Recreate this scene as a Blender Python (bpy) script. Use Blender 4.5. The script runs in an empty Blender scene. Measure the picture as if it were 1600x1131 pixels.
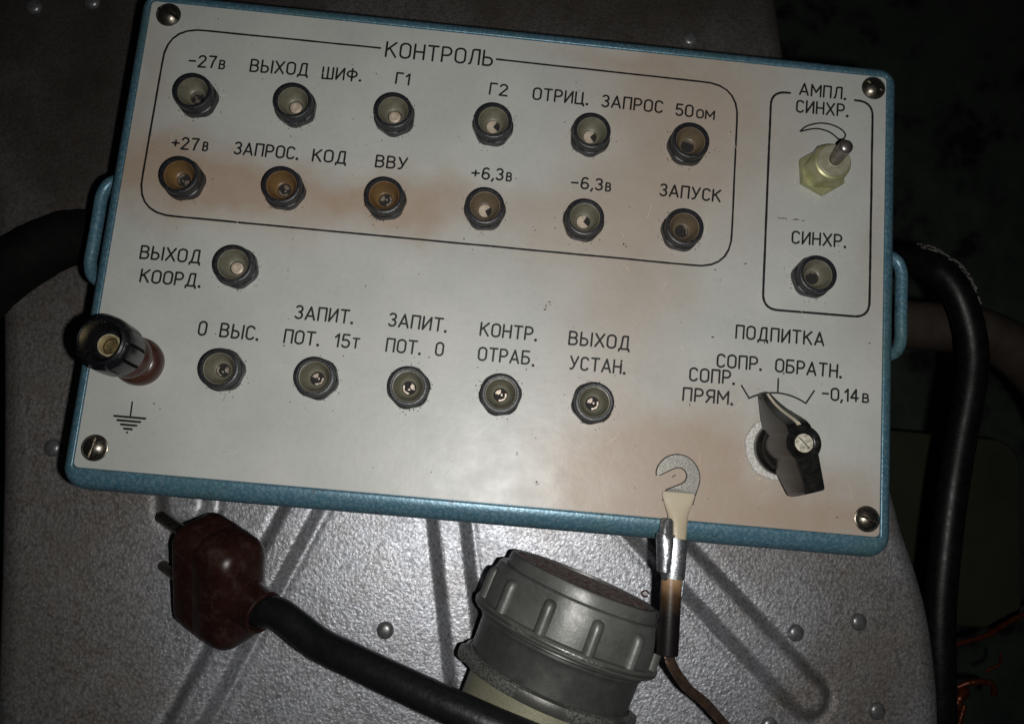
import bpy, math, random
import numpy as np
from mathutils import Vector, Matrix
random.seed(7); np.random.seed(7)
PI = math.pi
MM = 0.001                      # everything below is written in millimetres
scene = bpy.context.scene
COL = scene.collection

# ------------------------------------------------------------------ camera
cam_d = bpy.data.cameras.new("camera"); cam = bpy.data.objects.new("camera", cam_d); COL.objects.link(cam)
cam_d.sensor_width = 36.0; cam_d.lens = 1260.0/1600.0*36.0
cam_d.clip_start = 0.01; cam_d.clip_end = 20.0
RC = Matrix(((0.995314, -0.09201974, -0.02970553), (0.08635116, 0.98410192, -0.15519951), (0.04351469, 0.15190713, 0.98743643)))
CAM = Vector((122.76442517, -150.04608829, 252.64860704))
M = RC.to_4x4(); M.translation = CAM*MM; cam.matrix_world = M
scene.camera = cam
cam_d.dof.use_dof = False

# ------------------------------------------------------------------ light: the phone's flash, close to its lens; a dark room
w = bpy.data.worlds.new("World"); scene.world = w; w.use_nodes = True
w.node_tree.nodes['Background'].inputs[0].default_value = (0.75, 0.85, 1.0, 1)
w.node_tree.nodes['Background'].inputs[1].default_value = 0.006
fl = bpy.data.lights.new("flash", 'SPOT'); flash = bpy.data.objects.new("flash", fl); COL.objects.link(flash)
fl.energy = 2.5; fl.color = (1.0, 0.985, 0.955); fl.spot_size = math.radians(120); fl.spot_blend = 1.0
fl.shadow_soft_size = 0.0022
LM = RC.to_4x4(); LM.translation = (CAM + RC @ Vector((15, -5, 2)))*MM
flash.matrix_world = LM
scene.view_settings.view_transform = 'Standard'; scene.view_settings.look = 'None'
scene.view_settings.exposure = 0.0; scene.view_settings.gamma = 1.0

# ------------------------------------------------------------------ material helpers
class NT:
    def __init__(s, name):
        s.m = bpy.data.materials.new(name); s.m.use_nodes = True
        s.t = s.m.node_tree; s.n = s.t.nodes; s.b = s.n['Principled BSDF']
        s.co = s.n.new('ShaderNodeTexCoord')
        v = s.n.new('ShaderNodeVectorMath'); v.operation = 'SCALE'; v.inputs['Scale'].default_value = 1000
        s.t.links.new(s.co.outputs['Object'], v.inputs[0]); s.mm = v.outputs[0]
    def L(s, a, b): s.t.links.new(a, b)
    def noise(s, scale, detail=4, rough=.55, vec=None, dist=0):
        x = s.n.new('ShaderNodeTexNoise'); x.inputs['Scale'].default_value = scale; x.inputs['Detail'].default_value = detail
        x.inputs['Roughness'].default_value = rough; x.inputs['Distortion'].default_value = dist
        s.L(vec or s.mm, x.inputs['Vector']); return x.outputs[0]
    def vor(s, scale, feature='F1', vec=None):
        x = s.n.new('ShaderNodeTexVoronoi'); x.feature = feature; x.inputs['Scale'].default_value = scale
        s.L(vec or s.mm, x.inputs['Vector']); return x
    def ramp(s, fac, pts):
        r = s.n.new('ShaderNodeValToRGB'); e = r.color_ramp.elements
        while len(e) < len(pts): e.new(0.5)
        for el, (p, c) in zip(e, pts):
            el.position = p; el.color = (c[0], c[1], c[2], 1) if not isinstance(c, (int, float)) else (c, c, c, 1)
        s.L(fac, r.inputs[0]); return r.outputs[0]
    def math(s, op, a, b=None, c=None, clamp=False):
        x = s.n.new('ShaderNodeMath'); x.operation = op; x.use_clamp = clamp
        for i, v in enumerate((a, b, c)):
            if v is None: continue
            if isinstance(v, (int, float)): x.inputs[i].default_value = v
            else: s.L(v, x.inputs[i])
        return x.outputs[0]
    def mix(s, fac, a, b, mode='MIX'):
        x = s.n.new('ShaderNodeMix'); x.data_type = 'RGBA'; x.blend_type = mode
        for i, v in ((0, fac), (6, a), (7, b)):
            if isinstance(v, (int, float)): x.inputs[i].default_value = v
            elif isinstance(v, tuple): x.inputs[i].default_value = (v[0], v[1], v[2], 1)
            else: s.L(v, x.inputs[i])
        return x.outputs[2]
    def blob(s, cx, cy, sx, sy, amp, vec):
        a = s.n.new('ShaderNodeVectorMath'); a.operation = 'SUBTRACT'; a.inputs[1].default_value = (cx, cy, 0); s.L(vec, a.inputs[0])
        d = s.n.new('ShaderNodeVectorMath'); d.operation = 'MULTIPLY'; d.inputs[1].default_value = (1/sx, 1/sy, 0); s.L(a.outputs[0], d.inputs[0])
        l = s.n.new('ShaderNodeVectorMath'); l.operation = 'LENGTH'; s.L(d.outputs[0], l.inputs[0])
        r = s.n.new('ShaderNodeMapRange'); r.interpolation_type = 'SMOOTHERSTEP'
        r.inputs['From Min'].default_value = 1.0; r.inputs['From Max'].default_value = 0.0
        r.inputs['To Min'].default_value = 0; r.inputs['To Max'].default_value = amp
        s.L(l.outputs['Value'], r.inputs['Value']); return r.outputs[0]
    def blobs(s, lst, warp=6):
        nz = s.n.new('ShaderNodeTexNoise'); nz.inputs['Scale'].default_value = .05; nz.inputs['Detail'].default_value = 3; s.L(s.mm, nz.inputs['Vector'])
        sc = s.n.new('ShaderNodeVectorMath'); sc.operation = 'MULTIPLY_ADD'; sc.inputs[1].default_value = (warp*4,)*3; sc.inputs[2].default_value = (-warp*2,)*3
        s.L(nz.outputs[1], sc.inputs[0])
        ad = s.n.new('ShaderNodeVectorMath'); ad.operation = 'ADD'; s.L(s.mm, ad.inputs[0]); s.L(sc.outputs[0], ad.inputs[1])
        tot = None
        for b in lst:
            o = s.blob(*b, ad.outputs[0]); tot = o if tot is None else s.math('ADD', tot, o)
        return s.math('MINIMUM', tot, 1.0)
    def col(s, v):
        if isinstance(v, tuple): s.b.inputs['Base Color'].default_value = (*v, 1)
        else: s.L(v, s.b.inputs['Base Color'])
        return s
    def set(s, rough=None, metal=None, spec=None, coat=None, coat_r=None):
        for k, v in (('Roughness', rough), ('Metallic', metal), ('Specular IOR Level', spec), ('Coat Weight', coat), ('Coat Roughness', coat_r)):
            if v is None: continue
            if isinstance(v, (int, float)): s.b.inputs[k].default_value = v
            else: s.L(v, s.b.inputs[k])
        return s
    def bump(s, h, strength=.3, dist=.1):
        x = s.n.new('ShaderNodeBump'); x.inputs['Strength'].default_value = strength; x.inputs['Distance'].default_value = dist*MM
        s.L(h, x.inputs['Height']); s.L(x.outputs[0], s.b.inputs['Normal']); return s

def worn(name, c1, c2, rough=.4, metal=0., scale=.6, spec=.5, bs=.25, bd=.06, bscale=3., coat=0.):
    n = NT(name); f = n.noise(scale, 6, .62)
    n.col(n.mix(n.ramp(f, [(.38, 0.), (.64, 1.)]), c1, c2))
    n.set(rough=n.math('MULTIPLY_ADD', n.noise(scale*2.3, 5), .35, rough-.15), metal=metal, spec=spec, coat=coat, coat_r=.15)
    n.bump(n.noise(bscale, 5, .6), bs, bd); return n.m

MAT = {}
# enamelled plate: grey white, tinted brown in soft patches, speckled with grime
n = NT('plate_enamel')
brown = n.blobs([(12, -58, 60, 24, 1.0), (50, -64, 52, 20, .75), (90, -60, 46, 19, .75), (120, -64, 70, 16, .35), (182, -22, 60, 66, .8), (160, -66, 55, 42, .5), (178, -150, 62, 42, 1.1), (158, -120, 30, 55, .4),
                 (232, -150, 42, 24, .95), (196, -128, 34, 34, .55), (246, -60, 9, 60, .25), (172, -90, 30, 34, .3), (150, -6, 42, 8, .3), (4, -30, 10, 40, .35)])
base = n.mix(n.ramp(n.noise(.035, 4), [(.35, 0.), (.68, 1.)]), (.362, .37, .348), (.412, .416, .39))
base = n.mix(n.math('MULTIPLY', n.math('MULTIPLY', brown, n.math('MULTIPLY_ADD', n.noise(.18, 7, .7), .45, .68)), .88, clamp=True), base, (.295, .208, .142))
base = n.mix(n.math('MULTIPLY', n.ramp(n.noise(.5, 6, .7), [(.5, 0.), (.8, 1.)]), .22), base, (.22, .19, .15))
v = n.vor(.26); sp = n.math('LESS_THAN', v.outputs['Distance'], n.math('MULTIPLY', n.ramp(v.outputs['Color'], [(.45, 0.), (1., 1.)]), .07))
v2 = n.vor(.085); sp2 = n.math('LESS_THAN', n.math('ADD', v2.outputs['Distance'], n.math('MULTIPLY', n.noise(1.6, 3), .05)), n.math('MULTIPLY', n.ramp(v2.outputs['Color'], [(.3, 0.), (1., 1.)]), .075))
base = n.mix(n.math('MULTIPLY', n.math('MAXIMUM', sp, sp2), .8), base, (.05, .035, .025))
v3 = n.vor(.2); sw = n.math('LESS_THAN', v3.outputs['Distance'], n.math('MULTIPLY', n.ramp(v3.outputs['Color'], [(.7, 0.), (1., 1.)]), .03))
base = n.mix(n.math('MULTIPLY', sw, .7), base, (.7, .7, .66))
n.col(base).set(rough=n.math('MULTIPLY_ADD', n.noise(.12, 5), .2, .34), spec=.65)
n.bump(n.math('ADD', n.noise(.35, 3), n.math('MULTIPLY', n.noise(3.5, 3), .12)), .35, .12); MAT['plate'] = n.m

# hammered blue enamel of the case
n = NT('blue_hammer_enamel')
vc = n.vor(1.05, 'SMOOTH_F1', None); vv = vc.outputs['Distance']
pat = n.math('ADD', vv, n.math('MULTIPLY', n.noise(1.6, 5, .65, dist=.6), .8))
c = n.mix(n.ramp(pat, [(.5, 0.), (.95, 1.)]), (.125, .215, .265), (.055, .135, .185))
c = n.mix(n.math('MULTIPLY', n.ramp(n.noise(.03, 3), [(.5, 0.), (.66, 1.)]), .5), c, (.07, .14, .12))
c = n.mix(n.ramp(n.noise(.35, 7, .75), [(.60, 0.), (.66, .8)]), c, (.05, .045, .035))
n.col(c).set(rough=.36, metal=.3, spec=.6); n.bump(pat, .45, .12); MAT['blue'] = n.m

# silver grey hammered paint of the cover underneath
n = NT('grey_hammer_paint')
g1 = n.noise(1.0, 4, .65, dist=.6); pat = n.math('ADD', n.math('MULTIPLY', n.vor(.85, 'SMOOTH_F1').outputs['Distance'], .6), g1)
c = n.mix(n.ramp(pat, [(.58, 0.), (.98, 1.)]), (.46, .47, .505), (.205, .21, .23))
dirt_and_shade = n.blobs([(x-120, y+90, sx, sy, k) for x, y, sx, sy, k in [(-45, -150, 105, 230, 1.2), (0, -240, 40, 50, .5), (282, -195, 55, 80, .9), (235, -160, 60, 32, .7), (262, -218, 50, 38, .4), (248, -216, 16, 14, .6), (150, 70, 300, 110, 1.0), (-70, 20, 140, 150, 1.2)]], 9)  # brown dirt at the sides; blobs along the top paint in shade
painted_shade = n.blobs([(x-120, y+90, sx, sy, k) for x, y, sx, sy, k in [(-60, 60, 150, 190, 1.2), (150, 75, 330, 110, 1.1), (-45, -60, 60, 90, .5)]], 9)  # shade over the top and upper left, painted into the colour
dm = n.math('MULTIPLY', dirt_and_shade, n.math('MULTIPLY_ADD', n.noise(.12, 6, .7), 1.0, .25), clamp=True)
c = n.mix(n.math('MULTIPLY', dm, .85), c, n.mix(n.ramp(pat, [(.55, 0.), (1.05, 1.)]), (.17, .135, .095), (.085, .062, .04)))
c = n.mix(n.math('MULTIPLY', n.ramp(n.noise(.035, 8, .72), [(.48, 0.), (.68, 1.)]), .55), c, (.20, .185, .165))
c = n.mix(n.math('MULTIPLY', painted_shade, n.math('MULTIPLY_ADD', n.noise(.05, 5), .5, .55), clamp=True), c, (.05, .04, .032))
c = n.mix(n.ramp(n.noise(.22, 8, .75), [(.62, 0.), (.74, .6)]), c, (.13, .065, .04))
v = n.vor(.16); sp = n.math('LESS_THAN', v.outputs['Distance'], n.math('MULTIPLY', n.ramp(v.outputs['Color'], [(.55, 0.), (1., 1.)]), .06))
c = n.mix(n.math('MULTIPLY', sp, .8), c, (.04, .03, .025))
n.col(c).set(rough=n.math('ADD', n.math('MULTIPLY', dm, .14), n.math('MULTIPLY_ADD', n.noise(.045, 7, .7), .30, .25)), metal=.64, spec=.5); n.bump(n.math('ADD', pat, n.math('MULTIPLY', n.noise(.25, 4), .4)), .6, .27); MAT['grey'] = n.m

n = NT('worn_black_lettering'); c = n.mix(n.noise(.6, 4), (.004, .004, .005), (.012, .011, .010))
c = n.mix(n.ramp(n.noise(1.5, 6, .75), [(.62, 0.), (.69, .8)]), c, (.22, .21, .19)); n.col(c).set(rough=.55, spec=.3); MAT['ink'] = n.m
n = NT('black_moulded_nut'); c = n.mix(n.noise(.7, 5), (.004, .0045, .007), (.014, .015, .019))
ri = n.n.new('ShaderNodeObjectInfo'); va = n.n.new('ShaderNodeVectorMath'); va.operation = 'MULTIPLY_ADD'; va.inputs[1].default_value = (1, 1, 1)
cb = n.n.new('ShaderNodeCombineXYZ'); rr_ = n.math('MULTIPLY', ri.outputs['Random'], 50.); n.L(rr_, cb.inputs[0]); n.L(rr_, cb.inputs[1]); n.L(n.mm, va.inputs[0]); n.L(cb.outputs[0], va.inputs[2])
f = n.noise(1.1, 8, .75, vec=va.outputs[0])
c = n.mix(n.ramp(f, [(.57, 0.), (.70, .75)]), c, (.075, .07, .065)); n.col(c).set(rough=n.math('MULTIPLY_ADD', f, .5, .15), spec=.5)
n.bump(n.noise(1.6, 6, .65, vec=va.outputs[0]), .7, .12); MAT['nut'] = n.m
MAT['insert_grey'] = worn('grey_olive_insulator', (.105, .10, .068), (.145, .14, .105), .38, scale=.3)
MAT['insert_amber'] = worn('amber_insulator', (.135, .075, .026), (.10, .06, .026), .38, scale=.3)
MAT['insert_brown'] = worn('brown_insulator', (.115, .085, .052), (.09, .07, .045), .38, scale=.3)
MAT['contact'] = worn('dull_contact_metal', (.42, .36, .30), (.20, .16, .13), .38, metal=.75, scale=1.6, bs=.7, bd=.15, bscale=2.5)
MAT['white_contact'] = worn('pale_contact', (.50, .42, .33), (.36, .29, .23), .45, metal=.2, scale=1.)
MAT['hole'] = worn('dark_bore', (.004, .004, .004), (.01, .009, .008), .8)  # near black puts the shade inside holes into the colour
MAT['screw'] = worn('dull_steel', (.24, .22, .185), (.10, .085, .065), .30, metal=.95, scale=.9, bs=.35, bd=.06, bscale=2.)
MAT['bakelite'] = worn('black_bakelite', (.003, .003, .003), (.010, .0095, .009), .22, scale=.5, bs=.2, bd=.04, bscale=1.2)
MAT['post_brown'] = worn('brown_post_base', (.035, .013, .009), (.055, .022, .015), .26, scale=.4, bs=.15, bd=.04, bscale=1.)
MAT['black_cap'] = worn('black_post_cap', (.003, .003, .004), (.008, .008, .010), .24, scale=.8, bs=.3, bd=.08, bscale=2.2)
n = NT('brown_carbolite'); c = n.mix(n.noise(.4, 5), (.013, .0042, .003), (.022, .0075, .0055))
c = n.mix(n.math('MULTIPLY', n.ramp(n.noise(.16, 8, .78), [(.5, 0.), (.72, 1.)]), .45), c, (.085, .055, .045))
c = n.mix(n.ramp(n.noise(1.1, 8, .8), [(.68, 0.), (.72, .6)]), c, (.22, .17, .15))
n.col(c).set(rough=n.math('MULTIPLY_ADD', n.noise(.3, 6, .7), .5, .08), spec=.45); n.bump(n.noise(.7, 5), .22, .07); MAT['carbolite'] = n.m
MAT['brass'] = worn('dull_brass', (.42, .33, .16), (.25, .19, .09), .3, metal=.95, scale=.8)
MAT['pale_brass'] = worn('pale_brass_rim', (.50, .44, .28), (.38, .33, .2), .42, metal=.6, scale=.8)
n = NT('yellow_plated_nut'); f = n.noise(.35, 4)
n.col(n.mix(n.ramp(f, [(.4, 0.), (.62, 1.)]), (.30, .295, .15), (.38, .37, .21))).set(rough=.42, metal=.5, spec=.6)
n.bump(n.noise(.8, 3), .08, .03); MAT['yellow'] = n.m
MAT['disc'] = worn('grey_plated_disc', (.26, .24, .17), (.33, .31, .23), .5, metal=.3, scale=.5)
MAT['lever'] = worn('grey_steel_lever', (.17, .15, .14), (.27, .245, .23), .3, metal=.85, scale=.5, bs=.15)
MAT['washer'] = worn('corroded_aluminium', (.56, .55, .52), (.33, .31, .285), .5, metal=.25, scale=1.3, bs=.9, bd=.25, bscale=1.1)
MAT['white_line'] = worn('aged_white_paint', (.62, .56, .44), (.48, .42, .32), .5, scale=.8)
MAT['whitescrew'] = worn('paint_dabbed_screw', (.50, .47, .38), (.17, .15, .12), .5, scale=1.1, bs=.8, bd=.2, bscale=1.4)
n = NT('hook_steel'); f = n.noise(2.2, 6, .7)
n.col(n.mix(n.ramp(f, [(.38, 0.), (.66, 1.)]), (.15, .145, .13), (.31, .30, .275))).set(rough=.42, metal=.6)
n.bump(f, .6, .1); MAT['hook'] = n.m
n = NT('sleeve_plastic'); sx = n.n.new('ShaderNodeSeparateXYZ'); n.L(n.mm, sx.inputs[0])
yy = n.math('ADD', sx.outputs[1], n.math('MULTIPLY', n.noise(.4, 3), 3))
c = n.ramp(n.math('MULTIPLY_ADD', yy, 1/50., 1.0), [(0., (.006, .005, .005)), (.26, (.006, .005, .005)), (.37, (.045, .025, .013)), (.46, (.26, .155, .08)), (.56, (.46, .37, .25)), (.8, (.40, .34, .24)), (1., (.50, .44, .33))])
n.col(c).set(rough=.34, spec=.4); n.bump(n.noise(1.2, 3), .3, .1)
n.b.inputs['Subsurface Weight'].default_value = 0.0; MAT['sleeve'] = n.m
MAT['dark_edge'] = worn('dark_outline', (.03, .024, .02), (.07, .06, .05), .6)
MAT['alu'] = worn('soft_aluminium', (.42, .43, .45), (.25, .26, .28), .33, metal=.9, scale=.7, bs=.6, bd=.2, bscale=.9)
n = NT('tarnished_copper_braid'); wv = n.n.new('ShaderNodeTexWave'); wv.inputs['Scale'].default_value = .9; wv.inputs['Distortion'].default_value = 2.; wv.bands_direction = 'DIAGONAL'; n.L(n.mm, wv.inputs[0])
n.col(n.mix(n.ramp(n.noise(.3, 5, .7), [(.4, 0.), (.68, 1.)]), (.11, .075, .058), (.27, .165, .115))).set(rough=.4, metal=.75); n.bump(wv.outputs[1], .8, .25); MAT['copper'] = n.m
MAT['enamel_copper'] = worn('orange_enamelled_copper', (.14, .035, .010), (.06, .013, .005), .28, metal=.6, scale=.3, bs=.6, bd=.4, bscale=.6)
n = NT('black_rubber_cable'); c = n.mix(n.noise(.15, 5), (.003, .0032, .004), (.009, .009, .0095))
c = n.mix(n.ramp(n.noise(.6, 8, .78), [(.60, 0.), (.72, .7)]), c, (.04, .036, .032)); n.col(c).set(rough=n.math('MULTIPLY_ADD', n.noise(.4, 6, .7), .5, .14), spec=.35)
n.bump(n.math('ADD', n.noise(.8, 5), n.noise(.12, 3)), .5, .2); MAT['cable'] = n.m
MAT['hose'] = worn('matt_black_hose', (.002, .002, .002), (.004, .004, .0035), .8, spec=.12, scale=.15, bs=.6, bd=.4, bscale=.4)
MAT['hose2'] = worn('dull_black_hose', (.002, .002, .002), (.005, .005, .005), .38, spec=.2, scale=.2, bs=.4, bd=.15, bscale=.8)
MAT['scuff'] = worn('chafed_pale_tape', (.11, .105, .095), (.02, .018, .016), .7, scale=.5, bs=.8, bd=.4, bscale=1.)
n = NT('grey_green_paint')
cc = n.mix(n.ramp(n.noise(.12, 6, .65), [(.36, 0.), (.66, 1.)]), (.095, .096, .090), (.14, .141, .132))
cc = n.mix(n.ramp(n.noise(.9, 7, .75), [(.58, 0.), (.68, .6)]), cc, (.26, .25, .23))
cc = n.mix(n.ramp(n.noise(.07, 7, .7), [(.58, 0.), (.66, .5)]), cc, (.045, .043, .038))
n.col(cc).set(rough=n.math('MULTIPLY_ADD', n.noise(.5, 4), .25, .3), metal=.35, spec=.5); n.bump(n.noise(1.1, 5), .35, .12); MAT['conn'] = n.m
MAT['conn_dark'] = worn('grey_black_sleeve_paint', (.052, .054, .05), (.078, .08, .074), .36, metal=.35, scale=.15, bs=.3, bd=.1, bscale=1.5)
n = NT('rim_worn_to_metal'); f = n.math('MULTIPLY', n.ramp(n.noise(.055, 2), [(.5, 0.), (.62, 1.)]), n.ramp(n.noise(1.3, 5, .7), [(.45, 0.), (.6, 1.)]))
n.col(n.mix(f, (.062, .062, .054), (.40, .40, .38))).set(rough=.4, metal=n.math('MULTIPLY_ADD', f, .5, .35)); n.bump(n.noise(1.5, 4), .4, .12); MAT['worn_rim'] = n.m
MAT['olive'] = worn('olive_plated_shell', (.22, .215, .145), (.30, .29, .205), .5, metal=.35, scale=1.6, bs=.6, bd=.12, bscale=2.)
n = NT('rusty_chipped_face'); f = n.noise(.55, 8, .75)
n.col(n.ramp(f, [(.30, (.03, .022, .02)), (.44, (.13, .03, .02)), (.52, (.20, .08, .055)), (.56, (.62, .60, .58)), (.62, (.06, .04, .035)), (.74, (.17, .045, .028))])).set(rough=.65, metal=.1)
n.bump(f, 1., .5); MAT['rust'] = n.m
MAT['rivet'] = worn('painted_rivet', (.13, .13, .13), (.21, .21, .215), .32, metal=.6, scale=.6)
MAT['rust_dark'] = worn('rust_crumb', (.09, .035, .02), (.04, .02, .012), .8)
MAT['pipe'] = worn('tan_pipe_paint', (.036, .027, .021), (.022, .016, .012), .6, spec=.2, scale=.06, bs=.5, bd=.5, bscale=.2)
n = NT('dark_green_floor'); f = n.noise(.022, 5, .6)
n.col(n.ramp(f, [(.35, (.002, .0025, .002)), (.46, (.035, .047, .036)), (.7, (.06, .075, .055))])).set(rough=.8); n.bump(n.noise(.08, 5), .5, 2.); MAT['floor'] = n.m
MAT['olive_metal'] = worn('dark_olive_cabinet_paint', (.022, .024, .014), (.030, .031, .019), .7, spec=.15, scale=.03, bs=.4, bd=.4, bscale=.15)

# ------------------------------------------------------------------ mesh helpers (millimetres)
def obj(name, verts, faces, mat, parent=None, loc=None, angle=35, mats=None, fmat=None):
    me = bpy.data.meshes.new(name)
    V = np.asarray(verts, float)*MM
    me.from_pydata(V.tolist(), [], [tuple(f) for f in faces]); me.update()
    for m in (mats or [mat]): me.materials.append(MAT[m])
    if fmat is not None: me.polygons.foreach_set('material_index', fmat)
    me.polygons.foreach_set('use_smooth', [True]*len(me.polygons))
    try: me.set_sharp_from_angle(angle=math.radians(angle))
    except Exception: pass
    o = bpy.data.objects.new(name, me); COL.objects.link(o)
    if parent is not None: o.parent = parent
    if loc is not None: o.location = Vector(loc)*MM
    return o
def thing(name, label, cat, loc=(0, 0, 0), group=None):
    o = bpy.data.objects.new(name, None); COL.objects.link(o); o.location = Vector(loc)*MM
    o.empty_display_size = .01; o['label'] = label; o['category'] = cat
    if group: o['group'] = group
    return o
class MB:
    def __init__(s): s.v = []; s.f = []
    def add(s, V, F):
        k = len(s.v); s.v += [tuple(map(float, p)) for p in V]; s.f += [tuple(i+k for i in f) for f in F]; return s
    def xf(s, fn): s.v = [tuple(fn(p)) for p in s.v]; return s
    def build(s, name, mat, parent=None, **k): return obj(name, s.v, s.f, mat, parent, **k)
def rings(R, closed_top=True, closed_bot=True):
    """R: list of equally long closed rings -> verts, faces"""
    m = len(R[0]); V = [p for r in R for p in r]; F = []
    for i in range(len(R)-1):
        for j in range(m):
            a = i*m+j; b = i*m+(j+1) % m; F.append((a, b, b+m, a+m))
    if closed_bot: F.append(tuple(range(m))[::-1])
    if closed_top: F.append(tuple(range((len(R)-1)*m, len(R)*m)))
    return V, F
def lathe(profile, seg=40, c=(0, 0, 0), top=True, bot=True, rf=None):
    R = []
    for (r, z) in profile:
        ring = []
        for j in range(seg):
            t = 2*PI*j/seg; rr = rf(t, r, z) if rf else r
            ring.append((c[0]+rr*math.cos(t), c[1]+rr*math.sin(t), c[2]+z))
        R.append(ring)
    return rings(R, top, bot)
def hexr(R, phase, rmax=None):
    def g(t):
        a = (t-phase) % (PI/3) - PI/6
        r = R*math.cos(PI/6)/math.cos(a)
        return min(r, rmax) if rmax else r
    return g
def smooth_path(P, n=8):
    P = [Vector(p) for p in P]; out = []
    Q = [P[0]*2-P[1]]+P+[P[-1]*2-P[-2]]
    for i in range(1, len(Q)-2):
        for k in range(n):
            t = k/n; a, b, c, d = Q[i-1:i+3]
            out.append(.5*((2*b)+(c-a)*t+(2*a-5*b+4*c-d)*t*t+(3*b-a-3*c+d)*t**3))
    out.append(P[-1]); return out
def tube(P, r, seg=16, sub=8, jit=0, flat=1., cap=True):
    S = smooth_path(P, sub) if sub else [Vector(p) for p in P]
    n_ = len(S); R = []; up = Vector((0, 0, 1)); 
    for i, p in enumerate(S):
        t = (S[min(i+1, n_-1)]-S[max(i-1, 0)]).normalized()
        if abs(t.z) > .9 and i == 0: up = Vector((1, 0, 0))
        a = (up - t*up.dot(t)).normalized(); b = t.cross(a); up = a
        rr = r(i/(n_-1)) if callable(r) else r
        rr *= 1+random.uniform(-jit, jit)
        R.append([p + a*rr*flat*math.cos(2*PI*j/seg)+b*rr*math.sin(2*PI*j/seg) for j in range(seg)])
    return rings(R, cap, cap)
def frame_xf(o, ex, ey, ez):
    o, ex, ey, ez = map(Vector, (o, ex, ey, ez))
    return lambda p: o+ex*p[0]+ey*p[1]+ez*p[2]
def rrect(x0, x1, y0, y1, r, z, k=6):
    P = []
    for cx, cy, a0 in ((x1-r, y1-r, 0), (x0+r, y1-r, PI/2), (x0+r, y0+r, PI), (x1-r, y0+r, 1.5*PI)):
        for i in range(k+1):
            a = a0+PI/2*i/k; P.append((cx+r*math.cos(a), cy+r*math.sin(a), z))
    return P

# ------------------------------------------------------------------ flat ink strokes (printed lettering and lines)
_z = [0]
def ribbon(mb, pts, wd=.5, jit=.05, z0=.012):
    """one printed stroke with round ends"""
    for k in range(len(pts)):
        _z[0] = (_z[0]+1) % 40; z = z0+_z[0]*.0012
        ww = wd*(1+random.uniform(-jit, jit))/2
        x, y = pts[k]
        mb.add([(x+ww*math.cos(2*PI*j/10), y+ww*math.sin(2*PI*j/10), z) for j in range(10)], [tuple(range(10))])
        if k+1 < len(pts):
            X, Y = pts[k+1]; L = math.hypot(X-x, Y-y)
            if L < 1e-4: continue
            _z[0] = (_z[0]+1) % 40; z = z0+_z[0]*.0012
            m = max(1, int(L/1.6)); nx, ny = -(Y-y)/L, (X-x)/L
            ws = [wd/2*(1+random.uniform(-jit, jit)) for _ in range(m+1)]
            V = []
            for i in range(m+1):
                t = i/m; px, py = x+(X-x)*t, y+(Y-y)*t
                V += [(px+nx*ws[i], py+ny*ws[i], z), (px-nx*ws[i], py-ny*ws[i], z)]
            mb.add(V, [(2*i, 2*i+1, 2*i+3, 2*i+2) for i in range(m)])
def arc(cx, cy, rx, ry, a0, a1, n=7):
    return [(cx+rx*math.cos(math.radians(a0+(a1-a0)*i/n)), cy+ry*math.sin(math.radians(a0+(a1-a0)*i/n))) for i in range(n+1)]
W_ = .50
slot = arc(.25, .75, .25, .25, 90, 180, 5)+arc(.25, .25, .25, .25, 180, 360, 9)+arc(.25, .75, .25, .25, 0, 90, 5)
bowl = lambda x0, x1, y0, y1: [(x0, y1)]+arc(x1-(y1-y0)/2*.8, (y0+y1)/2, (y1-y0)/2*.8, (y1-y0)/2, 90, -90, 8)+[(x0, y0)]
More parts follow.
